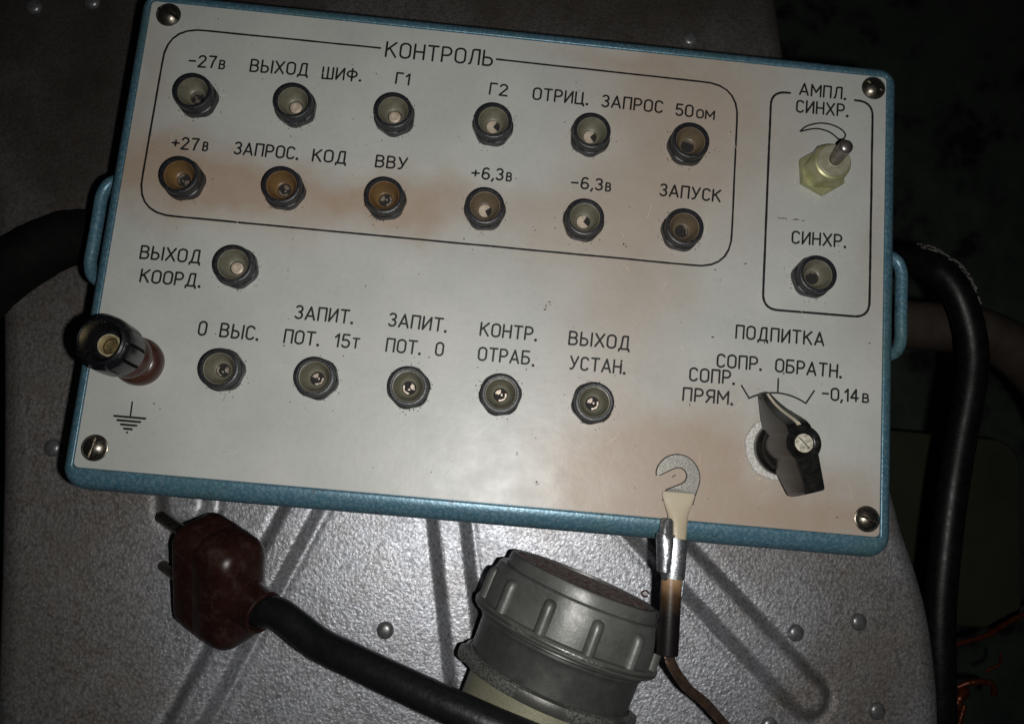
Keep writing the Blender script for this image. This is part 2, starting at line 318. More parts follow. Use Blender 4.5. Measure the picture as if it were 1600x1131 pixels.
G = {
 'А': (.56, [[(0, 0), (.28, 1), (.56, 0)], [(.08, .28), (.48, .28)]]),
 'Б': (.48, [[(.44, 1), (0, 1), (0, 0)]+bowl(0, .48, 0, .56)[::-1][1:]]),
 'В': (.48, [[(0, 0)]+bowl(0, .44, .53, 1)+bowl(0, .48, 0, .53)[1:]]),
 'Ь': (.46, [[(0, 1), (0, 0)]+bowl(0, .46, 0, .54)[::-1][1:]]),
 'Ы': (.66, [[(0, 1), (0, 0)]+bowl(0, .42, 0, .54)[::-1][1:], [(.66, 1), (.66, 0)]]),
 'Х': (.52, [[(0, 1), (.52, 0)], [(.52, 1), (0, 0)]]),
 'О': (.5, [slot]), '0': (.5, [slot]),
 'Д': (.62, [[(0, -.16), (.02, 0), (.6, 0), (.62, -.16)], [(.1, 0), (.16, .35), (.2, .9)]+arc(.3, .9, .1, .1, 180, 90, 3)+[(.52, 1), (.52, 0)]]),
 'Ш': (.66, [[(0, 1), (0, 0), (.66, 0), (.66, 1)], [(.33, 1), (.33, 0)]]),
 'И': (.48, [[(0, 1), (0, 0), (.48, 1), (.48, 0)]]),
 'Ф': (.62, [[(.31, 1.03), (.31, -.05)], arc(.31, .55, .31, .28, 0, 360, 18)]),
 'Г': (.4, [[(0, 0), (0, 1), (.4, 1)]]),
 'З': (.44, [arc(.22, .76, .2, .24, 150, -90, 9)+arc(.22, .26, .22, .26, 90, -150, 9)]),
 'П': (.48, [[(0, 0), (0, 1), (.48, 1), (.48, 0)]]),
 'Р': (.46, [[(0, 0)]+bowl(0, .46, .44, 1)]),
 'С': (.46, [arc(.24, .76, .23, .24, 20, 180, 6)+arc(.24, .24, .23, .24, 180, 340, 6)]),
 'К': (.5, [[(0, 1), (0, 0)], [(.48, 1), (0, .42)], [(.16, .6), (.5, 0)]]),
 'У': (.5, [[(0, 1), (.26, .36)], [(.5, 1), (.2, .1), (.1, 0), (.02, .02)]]),
 'Т': (.5, [[(0, 1), (.5, 1)], [(.25, 1), (.25, 0)]]), 'т': (.5, [[(0, 1), (.5, 1)], [(.25, 1), (.25, 0)]]),
 'Ц': (.56, [[(0, 1), (0, 0), (.56, 0), (.56, -.16)], [(.46, 1), (.46, 0)]]),
 'Н': (.48, [[(0, 0), (0, 1)], [(.48, 0), (.48, 1)], [(0, .5), (.48, .5)]]),
 'Л': (.5, [[(0, 0), (.07, .05), (.12, .4), (.15, .9)]+arc(.25, .9, .1, .1, 180, 90, 3)+[(.5, 1), (.5, 0)]]),
 'М': (.62, [[(0, 0), (0, 1), (.31, .35), (.62, 1), (.62, 0)]]), 'м': (.75, [[(0, 0), (0, 1), (.37, .3), (.75, 1), (.75, 0)]]),
 'Я': (.46, [[(.46, 0), (.46, 1)]+arc(.22, .73, .21, .27, 90, 270, 8)+[(.46, .46)], [(.24, .46), (0, 0)]]),
 'в': (.56, [[(0, 0)]+bowl(0, .5, .53, 1)+bowl(0, .56, 0, .53)[1:]]),
 'о': (.56, [arc(.28, .7, .28, .3, 0, 180, 8)+arc(.28, .3, .28, .3, 180, 360, 8)+[(.56, .7)]]),
 '1': (.2, [[(0, .74), (.2, 1), (.2, 0)]]),
 '2': (.48, [arc(.23, .74, .22, .26, 165, -20, 8)+[(.0, 0), (.48, 0)]]),
 '3': (.44, [arc(.22, .76, .2, .24, 150, -90, 9)+arc(.22, .26, .22, .26, 90, -150, 9)]),
 '4': (.5, [[(.36, 0), (.36, 1), (0, .28), (.5, .28)]]),
 '5': (.46, [[(.42, 1), (.05, 1), (.02, .55)]+arc(.22, .3, .24, .3, 120, -150, 10)]),
 '6': (.48, [arc(.26, .76, .2, .24, 40, 170, 5)+arc(.24, .28, .23, .28, 175, 535, 14)]),
 '7': (.44, [[(0, 1), (.44, 1), (.26, .5), (.18, 0)]]),
 '+': (.46, [[(0, .48), (.46, .48)], [(.23, .72), (.23, .24)]]),
 '-': (.4, [[(0, .5), (.4, .5)]]),
 ',': (.1, [[(.08, .06), (.0, -.16)]]),
 '.': (.06, [[(.03, .02), (.031, .02)]]),
}
TEXTS=[
('-27',15.3,-22.0,24.3,-21.6,4.1),
('в',25.2,-21.7,27.2,-21.7,3.0),
('ВЫХОД',35.4,-21.5,54.6,-21.0,4.3),
('ШИФ.',59.2,-21.4,72.2,-21.0,4.1),
('Г1',83.5,-20.6,88.6,-20.9,3.9),
('КОНТРОЛЬ',79.1,-11.4,115.1,-10.8,5.4),
('+27',14.0,-50.8,22.7,-50.6,4.0),
('в',24.0,-50.5,25.8,-50.4,2.9),
('ЗАПРОС.',34.0,-50.5,55.0,-50.3,4.1),
('КОД',59.6,-50.3,70.7,-50.1,4.1),
('ВВУ',80.1,-50.1,90.4,-50.1,4.0),
('Г2',114.9,-20.9,121.4,-21.0,4.0),
('ОТРИЦ.',129.5,-21.2,148.2,-21.1,4.2),
('ЗАПРОС',152.6,-21.2,173.4,-21.3,4.2),
('50',177.8,-21.6,183.8,-21.4,4.1),
('ом',184.9,-21.8,191.1,-21.9,3.0),
('+6,3',111.7,-50.8,122.2,-50.5,3.9),
('в',123.1,-50.5,125.0,-50.4,2.8),
('-6,3',144.6,-50.8,155.3,-50.5,3.9),
('в',156.0,-50.6,157.9,-50.6,2.8),
('ЗАПУСК',174.0,-50.3,194.5,-50.5,4.1),
('АМПЛ.',219.7,-9.6,235.8,-9.7,4.2),
('СИНХР.',218.8,-16.0,236.8,-15.8,4.3),
('СИНХР.',218.8,-62.2,237.0,-61.9,4.2),
('ВЫХОД',9.7,-88.2,28.8,-87.9,4.2),
('КООРД.',10.9,-95.7,29.9,-95.6,4.1),
('0',31.3,-110.9,33.9,-110.9,4.4),
('ВЫС.',38.1,-110.8,50.2,-110.8,4.3),
('ЗАПИТ.',60.5,-102.8,79.0,-102.7,4.2),
('ПОТ.',58.1,-110.8,69.2,-110.8,4.2),
('15',74.0,-110.6,78.8,-110.5,4.2),
('т',79.5,-110.5,81.8,-110.3,3.1),
('ЗАПИТ.',90.0,-102.4,108.7,-102.6,4.2),
('ПОТ.',90.2,-110.6,101.3,-110.6,4.2),
('0',105.8,-110.4,108.4,-110.4,4.2),
('КОНТР.',119.3,-102.7,137.6,-102.7,4.2),
('ОТРАБ',119.4,-110.7,135.9,-110.5,4.2),
('ВЫХОД',147.8,-102.9,167.5,-102.8,4.3),
('УСТАН.',148.7,-110.8,166.6,-110.7,4.2),
('ПОДПИТКА',201.5,-95.8,230.6,-95.6,4.3),
('СОПР.',195.8,-105.7,210.5,-105.5,4.2),
('ОБРАТН.',214.8,-105.5,236.6,-105.5,4.2),
('СОПР.',187.2,-111.0,201.9,-110.8,4.2),
('ПРЯМ.',185.4,-117.5,201.9,-117.4,4.1),
('-0,14',230.3,-113.1,242.3,-112.8,3.9),
('в',243.5,-112.8,245.7,-112.8,2.7),
]
# ------------------------------------------------------------------ the setting
D = -60.0                                        # height of the grey cover; the face plate of the box is z = 0
fl_o = obj('floor', [(-1500, -1500, -520), (1900, -1500, -520), (1900, 1500, -520), (-1500, 1500, -520)], [(0, 1, 2, 3)], 'floor')
fl_o['kind'] = 'structure'

# grey pressed cover with ribs
cover = thing('metal_cover', 'grey hammertone metal cover with pressed ribs and round rivets lying under the blue box', 'metal cover', (120, -90, D))
RIBS = [((10.4, -120.9), (15.2, -166), 11, 4.4), ((70, -135), (10, -285), 7.6, 4.8), ((110.5, -150), (141, -290), 8.0, 4.8), ((170, -143), (252.6, -216.3), 9.0, 5.6)]
er = np.array([(215, 150), (228.1, 95.9), (235.2, 54.4), (237.6, 41.4), (262, -50), (286.3, -136.0), (291.3, -153.1), (296.7, -167.0), (300.6, -178.7), (303.4, -191.2), (304.9, -201.9), (306.0, -211.3), (306.5, -222.7), (307.1, -249.5), (307.5, -310)])
el = np.array([(-125, 150), (-104.9, 27.2), (-77.4, -52.4), (-62.3, -102.7), (-51.5, -162.9), (-45.7, -197.5), (-38.2, -248.5), (-33, -310)])
ys = np.arange(-310, 150.1, 1.35)
XR = np.interp(ys, er[::-1, 1], er[::-1, 0]); XL = np.interp(ys, el[::-1, 1], el[::-1, 0])-4.5
NX = 290; u = np.linspace(0, 1, NX)
X = XL[:, None]+(XR-XL)[:, None]*u[None]; Y = np.repeat(ys[:, None], NX, 1)
Z = np.zeros_like(X)
def sm(t): t = np.clip(t, 0, 1); return t*t*(3-2*t)
for (a, b, r, h) in RIBS:
    a = np.array(a); b = np.array(b); d = b-a; L2 = d@d
    t = np.clip(((X-a[0])*d[0]+(Y-a[1])*d[1])/L2, 0, 1)
    dist = np.hypot(X-a[0]-t*d[0], Y-a[1]-t*d[1])
    prof = h*sm((r-dist)/(r*.52)) - .55*np.exp(-((dist-r-.9)/1.0)**2)
    Z = Z+np.where(dist < r+5, prof, 0)
q = (X*.013, Y*.017)
Z += .35*np.sin(q[0]*3.1+1)*np.cos(q[1]*2.7)                     # slight waviness of thin sheet
dr = (XR[:, None]-X); Z -= 7*(1-np.sqrt(np.clip(1-(np.clip(9-dr, 0, 9)/9)**2, 0, 1)))
dl = (X-XL[:, None]); Z -= 6*(1-np.sqrt(np.clip(1-(np.clip(9-dl, 0, 9)/9)**2, 0, 1)))
Xc = np.concatenate([X[:, :1]-.6, X[:, :1]-.3, X, X[:, -1:]+.3, X[:, -1:]+.8], 1)
Yc = np.concatenate([Y[:, :1], Y[:, :1], Y, Y[:, :1], Y[:, :1]], 1)
Zc = np.concatenate([Z[:, :1]-26, Z[:, :1]-2, Z, Z[:, -1:]-2, Z[:, -1:]-30], 1)
nr, nc = Xc.shape
V = np.stack([Xc-120, Yc+90, Zc], -1).reshape(-1, 3)
idx = np.arange(nr*nc).reshape(nr, nc)
F = np.stack([idx[:-1, :-1], idx[:-1, 1:], idx[1:, 1:], idx[1:, :-1]], -1).reshape(-1, 4)
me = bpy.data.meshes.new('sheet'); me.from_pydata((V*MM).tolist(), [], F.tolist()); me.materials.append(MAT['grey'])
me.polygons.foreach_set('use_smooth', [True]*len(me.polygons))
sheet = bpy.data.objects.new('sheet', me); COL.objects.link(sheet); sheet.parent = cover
rv, rf = lathe([(3.4, -.6), (3.2, .25), (2.8, .95), (2.1, 1.4), (1.1, 1.62), (.3, 1.66)], 22)
r0 = None
for x, y in [(94.0, -205.5), (248.2, -194.2), (272.3, -188.3), (280.0, -219.9), (239.4, -228.2), (195.2, 43.4), (-75.7, 27.4), (-52.9, 32.3), (-37.5, -149.6)]:
    if r0 is None:
        r0 = obj('rivet', rv, rf, 'screw', cover); r0.location = Vector((x-120, y+90, .1))*MM; r0.data.materials[0] = MAT['rivet']
    else:
        c = r0.copy(); COL.objects.link(c); c.parent = cover; c.location = Vector((x-120, y+90, .1))*MM
mb = MB(); mb.add(*tube([(1.3*math.cos(a), 1.1*math.sin(a), .25) for a in np.linspace(0, 5.6, 12)], .38, 7, 2, .2))
mb.build('rust_ring', 'rust_dark', cover, loc=(193-120-3, -187+90+2.5, 0.1))

# ------------------------------------------------------------------ the box
PW, PH = 250.0, 155.0
box = thing('control_box', 'blue metal control box with a grey white front plate of Cyrillic lettering and black sockets', 'control box', (125, -77.5, D))
BO = Vector((-125, 77.5, -D))                       # plate coordinates -> local to the box's base
def part(name, VF, mat, parent=box, at=(0, 0, 0), angle=35, local=False):
    """VF is given round its own origin; at = that origin in plate coordinates"""
    return obj(name, VF[0], VF[1], mat, parent, loc=(Vector(at)+BO if not local else at), angle=angle)
mL, mR, mT, mB = 3.8, 4.4, 4.1, 6.5
Rg = []
for a, z, r in [(0.0, -2, .9), (0.0, .1, .9), (.03, .3, 1.1), (.10, .36, 1.6), (.30, .22, 2.8), (.50, -.1, 4.0), (.68, -.7, 5.0), (.83, -1.6, 5.9), (.93, -2.8, 6.6), (.985, -4.2, 7), (1., -5.5, 7), (1., -20, 7), (1., -40, 7), (1., -57, 7), (.9, -59.3, 6.5), (.6, -60, 5)]:
    Rg.append(rrect(-mL*a, PW+mR*a, -PH-mB*a, mT*a, r, z, 8))
part('housing', rings(Rg, False, True), 'blue', angle=60)
pr = [rrect(.12, PW-.12, -PH+.12, -.12, 1.6, z, 5) for z in (-1.6, -.12)]+[rrect(.27, PW-.27, -PH+.27, -.27, 1.5, 0, 5)]
plate = part('faceplate', rings(pr, True, True), 'plate')
def ink(mb, name='lettering', at=(0, 0, 0)): return mb.build(name, 'ink', plate, angle=20)

def put_text(s, x0, y0, x1, y1, h):
    mb = MB(); gap = .23
    adv = []; x = 0
    for i, ch in enumerate(s):
        g = G[ch]
        if ch in '.,': x += -.04 if ch == ',' else -.02
        adv.append(x); x += g[0]+gap
        if ch == ',': x -= .06
    tot = x-gap
    sx = (x1-x0)/tot if tot > .15 else h
    sx = min(max(sx, h*.6), h*1.35); ang = math.atan2(y1-y0, max(x1-x0, 1e-3)) if x1-x0 > 6 else 0
    wd = .64 if h > 3.5 else .58
    if h > 5: wd = .70
    for a, ch in zip(adv, s):
        dy = random.uniform(-.05, .05); dx = random.uniform(-.04, .04)
        for st in G[ch][1]:
            P = []
            for (gx, gy) in st:
                px = (a+gx)*sx+dx+.06*gy*h*.5; py = gy*h+dy      # the engraver's pantograph leans a little
                P.append((x0+px*math.cos(ang)-py*math.sin(ang), y0+px*math.sin(ang)+py*math.cos(ang)))
            ribbon(mb, P, wd*1.55 if ch == '.' else wd)
    ink(mb)
for t in TEXTS:
    s, x0, y0, x1, y1, h = t
    put_text(s, x0+.2, y0, x1-.2, y1, h*.96)

def fillet(P, rs, n=7):
    out = [P[0]]
    for i in range(1, len(P)-1):
        p, a, b = Vector(P[i]), Vector(P[i-1]), Vector(P[i+1]); r = rs
        u1 = (a-p).normalized(); u2 = (b-p).normalized()
        s = p+u1*r; e = p+u2*r
        for k in range(n+1):
            t = k/n; w1 = (1-t)**2; w3 = t*t; w2 = 2*t*(1-t)
            # rounder than a plain quadratic
            q = s*w1+p*w2+e*w3; m = (s+e)/2; q = q+(p-m)*.10*w2
            out.append(tuple(q))
    out.append(P[-1]); return out
def jline(P, wd, jit=.10):
    Q = [P[0]]
    for a, b in zip(P[:-1], P[1:]):
        L = math.dist(a, b); m = max(1, int(L/7))
        for k in range(1, m+1):
            t = k/m; j = .035 if (k < m) else 0
            Q.append((a[0]+(b[0]-a[0])*t+random.uniform(-j, j), a[1]+(b[1]-a[1])*t+random.uniform(-j, j)))
    mb = MB(); ribbon(mb, Q, wd, jit); return mb
ink(jline(fillet([(77.2, -8.6), (6.9, -8.9), (6.4, -73.5), (198.8, -73.0), (198.8, -8.8), (116.3, -8.3)], 13), .66), 'printed_frame')
ink(jline(fillet([(216.6, -9.5), (210.1, -9.5), (210.0, -85.4), (245.3, -84.9), (245.2, -9.7), (239.0, -9.7)], 5.8), .78), 'printed_frame')
mb = MB()
cr = smooth_path([Vector((*p, 0)) for p in [(220.5, -22.9), (222.5, -20.9), (226.8, -19.3), (231.2, -19.4), (234.5, -20.7), (236.0, -22.5), (235.2, -24.1), (233.5, -24.2), (232.4, -23.3), (230.4, -22.1), (227.7, -21.4), (224.9, -21.5), (220.6, -22.9)]], 3)
ribbon(mb, [(p.x, p.y) for p in cr], .56); ribbon(mb, [(235.2, -24.0), (233.2, -26.1)], .56); ink(mb, 'printed_wedge')
mb = MB(); ribbon(mb, [(204.2, -111.1), (206.8, -114.9)]+arc(216.0, -130.5, 18.1, 18.1, 121, 59.5, 12)+[(227.8, -110.6)], .55)
ribbon(mb, [(216.0, -107.8), (216.0, -112.4)], .55); ink(mb, 'printed_scale')
mb = MB()
for a, b in [((14.7, -133.7), (14.8, -138)), ((9.9, -138.4), (19.4, -138.4)), ((11.1, -139.6), (18.0, -139.6)), ((12.4, -140.8), (17.1, -140.8)), ((13.5, -142.0), (15.8, -142.0)), ((14.6, -143.1), (14.61, -143.1))]:
    ribbon(mb, [a, b], .68 if a[0] != 14.7 else .5)
ink(mb, 'earth_symbol')
# little marks on the enamel
mb = MB()
for k in range(70):
    x, y = random.uniform(4, 246), random.uniform(-151, -4); a = random.uniform(0, PI); L = random.choice([.1, .15, .3, .8])*random.random()
    ribbon(mb, [(x, y), (x+L*math.cos(a), y+L*math.sin(a))], random.uniform(.15, .38), .3)
sk_spots = [(134.5, -139), (141.5, -147.5), (183.9, -141.4)]
for x, y in sk_spots+[(139.5, -91), (140.6, -90.2), (139.8, -92), (163.8, -68.5), (194.4, -96)]:
    for _ in range(4): ribbon(mb, [(x+random.uniform(-.6, .6), y+random.uniform(-.5, .5))], random.uniform(.2, .5), .3)
SOCK = [(20.3, -33.2), (52.4, -33.0), (84.8, -32.8), (117.3, -32.8), (149.6, -32.9), (182.2, -32.8), (20.2, -61.5), (52.4, -61.5), (85.0, -61.6), (117.3, -61.8), (149.5, -62.3), (181.8, -62.3), (41.2, -121.5), (70.3, -121.4), (99.0, -121.7), (127.6, -121.3), (156.7, -121.3), (225.6, -73.7), (40.9, -88.6)]
for (x, y) in SOCK:
    for k in range(26):
        a = random.uniform(0, 2*PI); r = 6.7+abs(random.gauss(0, .9))**1.3
        ribbon(mb, [(x+r*math.cos(a), y+r*math.sin(a)), (x+r*math.cos(a)+random.uniform(-.15, .15), y+r*math.sin(a)+random.uniform(-.15, .15))], random.uniform(.15, .34), .3)
g = mb.build('grime_specks', 'rust_dark', plate); g['kind'] = 'stuff'
mb = MB()
for cx_, cy_, rr_, n_ in ((227.7, -37, 9.2, 26), (215.8, -130, 10.8, 16), (20, -125, 8.5, 8)):
    for k in range(n_):
        a = random.uniform(PI*.9, PI*1.95); q = rr_+abs(random.gauss(0, .8)); ribbon(mb, [(cx_+q*math.cos(a), cy_+q*math.sin(a))], random.uniform(.15, .4), .3)
for k in range(34):
    x, y = random.uniform(8, 242), random.uniform(-150, -6); a = random.choice([.1, 1.2, -.9, 2.0])+random.gauss(0, .3); L = random.uniform(.8, 7)
    ribbon(mb, [(x, y), (x+L*.5*math.cos(a), y+L*.5*math.sin(a)), (x+L*math.cos(a+.1), y+L*math.sin(a+.1))], .09, .4)
g = mb.build('pale_scratches', 'white_line', plate); g['kind'] = 'stuff'
mb = MB(); Q = [(214.0+i*1.0, -54.1+random.uniform(-.15, .15)) for i in range(10)]
ribbon(mb, Q[:4], .22, .5); ribbon(mb, Q[5:8], .35, .5); ribbon(mb, Q[8:], .25, .5)
ribbon(mb, [(137.1, -110.8)], .95); o = mb.build('rust_scratch', 'rust_dark', plate); o['kind'] = 'stuff'

# sockets: moulded nut > insulator, contact, bore
nut_prof = [(7.0, 0.05), (7.0, 2.3), (6.8, 2.8), (6.25, 3.0), (6.2, 5.5), (6.02, 6.0), (5.6, 6.2), (5.0, 6.1), (4.85, 5.6), (4.8, 3.0)]
def make_nut(phase):
    h = hexr(7.35, phase, 6.75)
    def rf(t, r, z): return h(t) if r >= 6.79 and z < 2.6 else (min(h(t), 6.6) if z < 2.85 else r)
    return lathe(nut_prof, 48, rf=rf, top=False, bot=False)
ins_prof = [(4.86, 5.3), (4.6, 5.25), (4.0, 3.6), (3.2, 2.0), (2.6, 1.25), (2.25, 1.1), (2.15, .3)]
ins_v = lathe(ins_prof, 32, top=False, bot=False)
bore_v = lathe([(2.2, .2), (2.2, .3)], 24)
# kinds of contact: split sleeve / pale disc with notch / none
def sector(r0, r1, a0, a1, z0, z1, n=14):
    mb = MB(); R = []
    for i in range(n+1):
        a = a0+(a1-a0)*i/n; c, s = math.cos(a), math.sin(a)
        R.append([(r0*c, r0*s, z0), (r1*c, r1*s, z0), (r1*c, r1*s, z1), (r0*c, r0*s, z1)])
    V, F = rings(R, True, True); return V, F
CT = {}
m1 = MB(); m1.add(*sector(1.45, 1.95, .3, 2.4, .3, 1.0)); m1.add(*sector(.5, 1.7, 3.6, 5.0, .3, .75)); m1.add(*sector(.15, .7, 1.6, 3.0, .3, .85))
CT['split'] = (m1.v, m1.f, 'contact')
m2 = MB(); m2.add(*sector(.02, 2.1, 1.0, 5.5, .3, .8)); CT['pale'] = (m2.v, m2.f, 'white_contact')
m3 = MB(); m3.add(*sector(1.75, 2.05, .6, 2.0, .3, .6)); CT['dark'] = (m3.v, m3.f, 'contact')
KIND = [('grey', 'split'), ('grey', 'pale_full'), ('grey', 'pale_full'), ('grey', 'pale'), ('grey', 'pale'), ('brown', 'dark'),
        ('amber', 'split'), ('amber', 'split'), ('amber', 'split'), ('brown', 'pale'), ('grey', 'pale'), ('brown', 'dark'),
        ('grey', 'split'), ('grey', 'split'), ('grey', 'split'), ('grey', 'split'), ('grey', 'split'), ('grey', 'dark'), ('grey', 'pale_full')]
m4 = MB(); m4.add(*lathe([(2.0, .3), (1.9, .8), (1.3, 1.0), (1.15, .7), (.2, .62)], 18)); CT['pale_full'] = (m4.v, m4.f, 'white_contact')
cache = {}
def shared(key, fn):
    if key not in cache: cache[key] = fn()
    return cache[key]
for i, ((x, y), (ins, ct)) in enumerate(zip(SOCK, KIND)):
    ph = round(random.uniform(0, PI/3), 1)
    s = part('socket', make_nut(ph), 'nut', at=(x, y, 0), angle=40)
    a = obj('insulator', ins_v[0], ins_v[1], 'insert_'+ins, s)
    b = obj('bore', bore_v[0], bore_v[1], 'hole', s)
    V, F, m = CT[ct]; c = obj('contact', V, F, m, s); c.rotation_euler.z = random.uniform(-.6, .6) if ct in ('pale', 'pale_full') else random.uniform(0, 6)
    if ct == 'pale': c.rotation_euler.z = random.uniform(-.3, .1)

# corner screws with slot: two half domes over a slot floor
def screw_mesh(R=3.75, H=1.9, ang=0., slot_w=.75):
    mb = MB()
    mb.add(*lathe([(R+.35, .02), (R+.3, .3), (R, .45)], 30))                     # countersunk ring
    for sgn in (1, -1):
        # half dome from |x|>slot_w/2
        n = 14; m = 6; V = []; F = []
        x0 = slot_w/2
        for i in range(m+1):
            rr = R*(1-i/m*.98); zz = .45+H*(1-(rr/R)**2)**.8*1.0
            a0 = math.asin(min(1, x0/max(rr, x0)))
            for j in range(n+1):
                a = a0+(PI-2*a0)*j/n
                V.append((sgn*max(rr, x0)*math.sin(a), max(rr, x0)*math.cos(a)*(1 if rr > x0 else rr/x0), zz))
        for i in range(m):
            for j in range(n):
                k = i*(n+1)+j; q = (k, k+1, k+n+2, k+n+1); F.append(q if sgn < 0 else q[::-1])
        k = len(V)
        # wall of the slot
        L = [i*(n+1) for i in range(m+1)]+[i*(n+1)+n for i in range(m, -1, -1)]
        W = [V[q] for q in L]; V += [(p[0], p[1], .5+H*.25) for p in W]
        for q in range(len(L)-1): F.append((L[q], L[q+1], k+q+1, k+q))
        mb.add(V, F)
    mb.add([(-.5, -R*.98, .5+H*.3), (.5, -R*.98, .5+H*.3), (.5, R*.98, .5+H*.3), (-.5, R*.98, .5+H*.3)], [(0, 1, 2, 3)])
    c, s = math.cos(ang), math.sin(ang); mb.xf(lambda p: (p[0]*c-p[1]*s, p[0]*s+p[1]*c, p[2]))
    return mb.v, mb.f
SV = screw_mesh()
s0 = None
for (x, y, a) in [(6.3, -4.6, 1.15), (245.3, -4.6, 1.05), (5.7, -148.6, -.2), (245.7, -149.6, 1.3)]:
    if s0 is None: s0 = part('corner_screw', SV, 'screw', at=(x, y, 0)); c = s0
    else: c = s0.copy(); COL.objects.link(c); c.parent = box; c.location = (Vector((x, y, 0))+BO)*MM
    c.rotation_euler.z = a

# carrying handles on both sides
for sx, xw, xo in ((-1, -mL, -9.7), (1, PW+mR, 260.6)):
    z = -9; P = [(xw-sx*2, -60, z), (xw+sx*1.5, -60.3, z), (xo-sx*1.4, -62.3, z), (xo, -66.5, z), (xo, -73, z), (xo, -84, z), (xo, -89, z), (xo-sx*1.4, -93.2, z), (xw+sx*1.5, -95.2, z), (xw-sx*2, -95.5, z)]
    V, F = tube([tuple(Vector(p)-Vector((xw, -78, z))) for p in P], 2.0, 14, 4, flat=1.1)
    part('handle', (V, F), 'blue', at=(xw, -78, z))

# terminal post at the lower left
PX, PY = 15.4, -121.3
lean = lambda p: (p[0]-.038*p[2], p[1]+.085*p[2], p[2])
mb = MB(); mb.add(*lathe([(7.3, .03), (7.5, 1.6), (7.3, 3.2), (6.5, 4.4), (5.5, 4.9), (5.4, 5.8), (6.2, 6.6), (6.75, 7.8), (6.8, 9.5), (6.4, 11), (6.0, 11.8), (5.9, 14)], 44)).xf(lean)
post = part('terminal_post', (mb.v, mb.f), 'post_brown', at=(PX, PY, 0))
def grip(t, r, z):
    if r > 7.0 and 14.2 < z < 24.6:
        a = (t*10/(2*PI)) % 1.0
        return r-(1.15 if (a < .09 or a > .91) else 0)
    return r
mb = MB(); mb.add(*lathe([(5.6, 13.6), (7.2, 13.9), (7.6, 14.6), (7.95, 15.6), (8.0, 22.5), (7.9, 24.0), (7.3, 25.2), (6.7, 25.6), (6.6, 26.3), (6.15, 26.6), (5.7, 26.2), (5.5, 24), (5.3, 19.5), (4.6, 18.4), (2.9, 18.1)], 100, top=False, bot=False, rf=grip)).xf(lean)
cap = obj('knurled_cap', mb.v, mb.f, 'black_cap', post)
mb = MB(); mb.add(*lathe([(3.35, 18.0), (3.35, 20.8), (3.2, 21.1), (2.75, 21.1), (2.65, 20.6), (2.6, 18.9)], 30, top=False, bot=False)).xf(lean); obj('brass_tube', mb.v, mb.f, 'pale_brass', post)
mb = MB(); mb.add(*lathe([(2.6, 18.7), (2.2, 19.0), (1.0, 18.8), (.1, 18.75)], 24)).xf(lean); obj('brass_core', mb.v, mb.f, 'brass', post)

# toggle switch
TX, TY = 227.7, -37.0
lock = part('toggle_switch', lathe([(8.3, .05), (8.3, 2.0), (8.0, 2.3), (6.6, 2.31)], 72, rf=lambda t, r, z, h=hexr(8.25, math.radians(-85)): h(t)*(r/8.3)), 'yellow', at=(TX, TY, 0), angle=25)
hh = hexr(7.15, math.radians(-60))
def nr_(t, r, z):
    if z < 6.0: return hh(t)
    return min(hh(t), r)
obj('upper_nut', *lathe([(7.5, 2.32), (7.5, 6.05), (7.15, 6.4), (6.95, 6.85), (6.75, 7.3), (6.55, 7.8), (6.35, 8.3), (6.15, 8.8), (5.9, 9.3), (5.3, 9.6)], 72, c=(.25, .25, 0), rf=nr_), 'yellow', lock, angle=25)
obj('threaded_bush', *lathe([(5.35, 9.5), (5.3, 10.0), (5.1, 10.15), (2.9, 10.15), (2.8, 9.9), (2.6, 9.9), (2.55, 10.3), (1.9, 10.5)], 40, c=(.4, .4, 0)), 'disc', lock)
lv = [(.45, .2, 9.0), (.5, .75, 12), (.62, 1.35, 15), (.72, 1.8, 17.2)]
mb = MB(); mb.add(*tube(lv, lambda t: 2.05+.25*t, 22, 6))
tip = Vector(lv[-1]); R = []
for k in range(0, 8):
    a = k/8*PI/2; R.append([tuple(tip+Vector((2.3*math.cos(a)*math.cos(q), 2.3*math.cos(a)*math.sin(q), 1.5*math.sin(a)+.02))) for q in np.linspace(0, 2*PI, 22, endpoint=False)])
mb.add(*rings(R, True, False)); obj('lever', mb.v, mb.f, 'lever', lock)

# rotary selector: washer > skirt, pointer bar, hub, white line, screw
KX, KY = 215.1, -129.8
def wob(t, r, z): return r*(1+.012*math.sin(5*t)+.01*math.sin(11*t+1))
knob = part('selector_knob', lathe([(8.3, 2.2), (8.5, 2.6), (8.5, 4.6), (8.2, 5.3), (7.9, 5.5), (7.7, 5.3), (7.4, 5.5), (7.1, 6.8), (6.6, 7.6), (6.1, 7.4), (5.9, 7.6), (5.6, 9.1), (5.2, 9.8)], 56, c=(1.5, -.4, 0)), 'bakelite', at=(KX, KY, 0))
obj('washer', *lathe([(10.1, .05), (10.1, .5), (9.8, .8), (7, .85)], 56, c=(.9, -.3, 0), rf=wob), 'washer', knob)
pd = Vector((-.287, .958, 0)); pn = Vector((.958, .287, 0))
SEC = [(-15.2, 2.4, 12.5, 10.5), (-14.9, 2.75, 17, 10), (-14.2, 2.9, 23.4, 9.5), (-13.6, 2.9, 24.4, 9), (-9, 3.2, 24.5, 6.5), (-4, 3.6, 24.5, 4), (0, 3.9, 24.5, 4), (3.2, 3.7, 24.5, 4), (4.9, 3.5, 24.2, 4), (6.2, 3.3, 22.9, 4), (7.6, 3.1, 20.2, 3.5), (9.2, 2.85, 16.6, 3), (11, 2.5, 13.0, 2.6), (13, 2.15, 9.8, 2.4), (15, 1.8, 7.4, 2.2), (16.8, 1.45, 5.7, 2.1), (17.3, 1.1, 4.9, 2.3)]
R = []
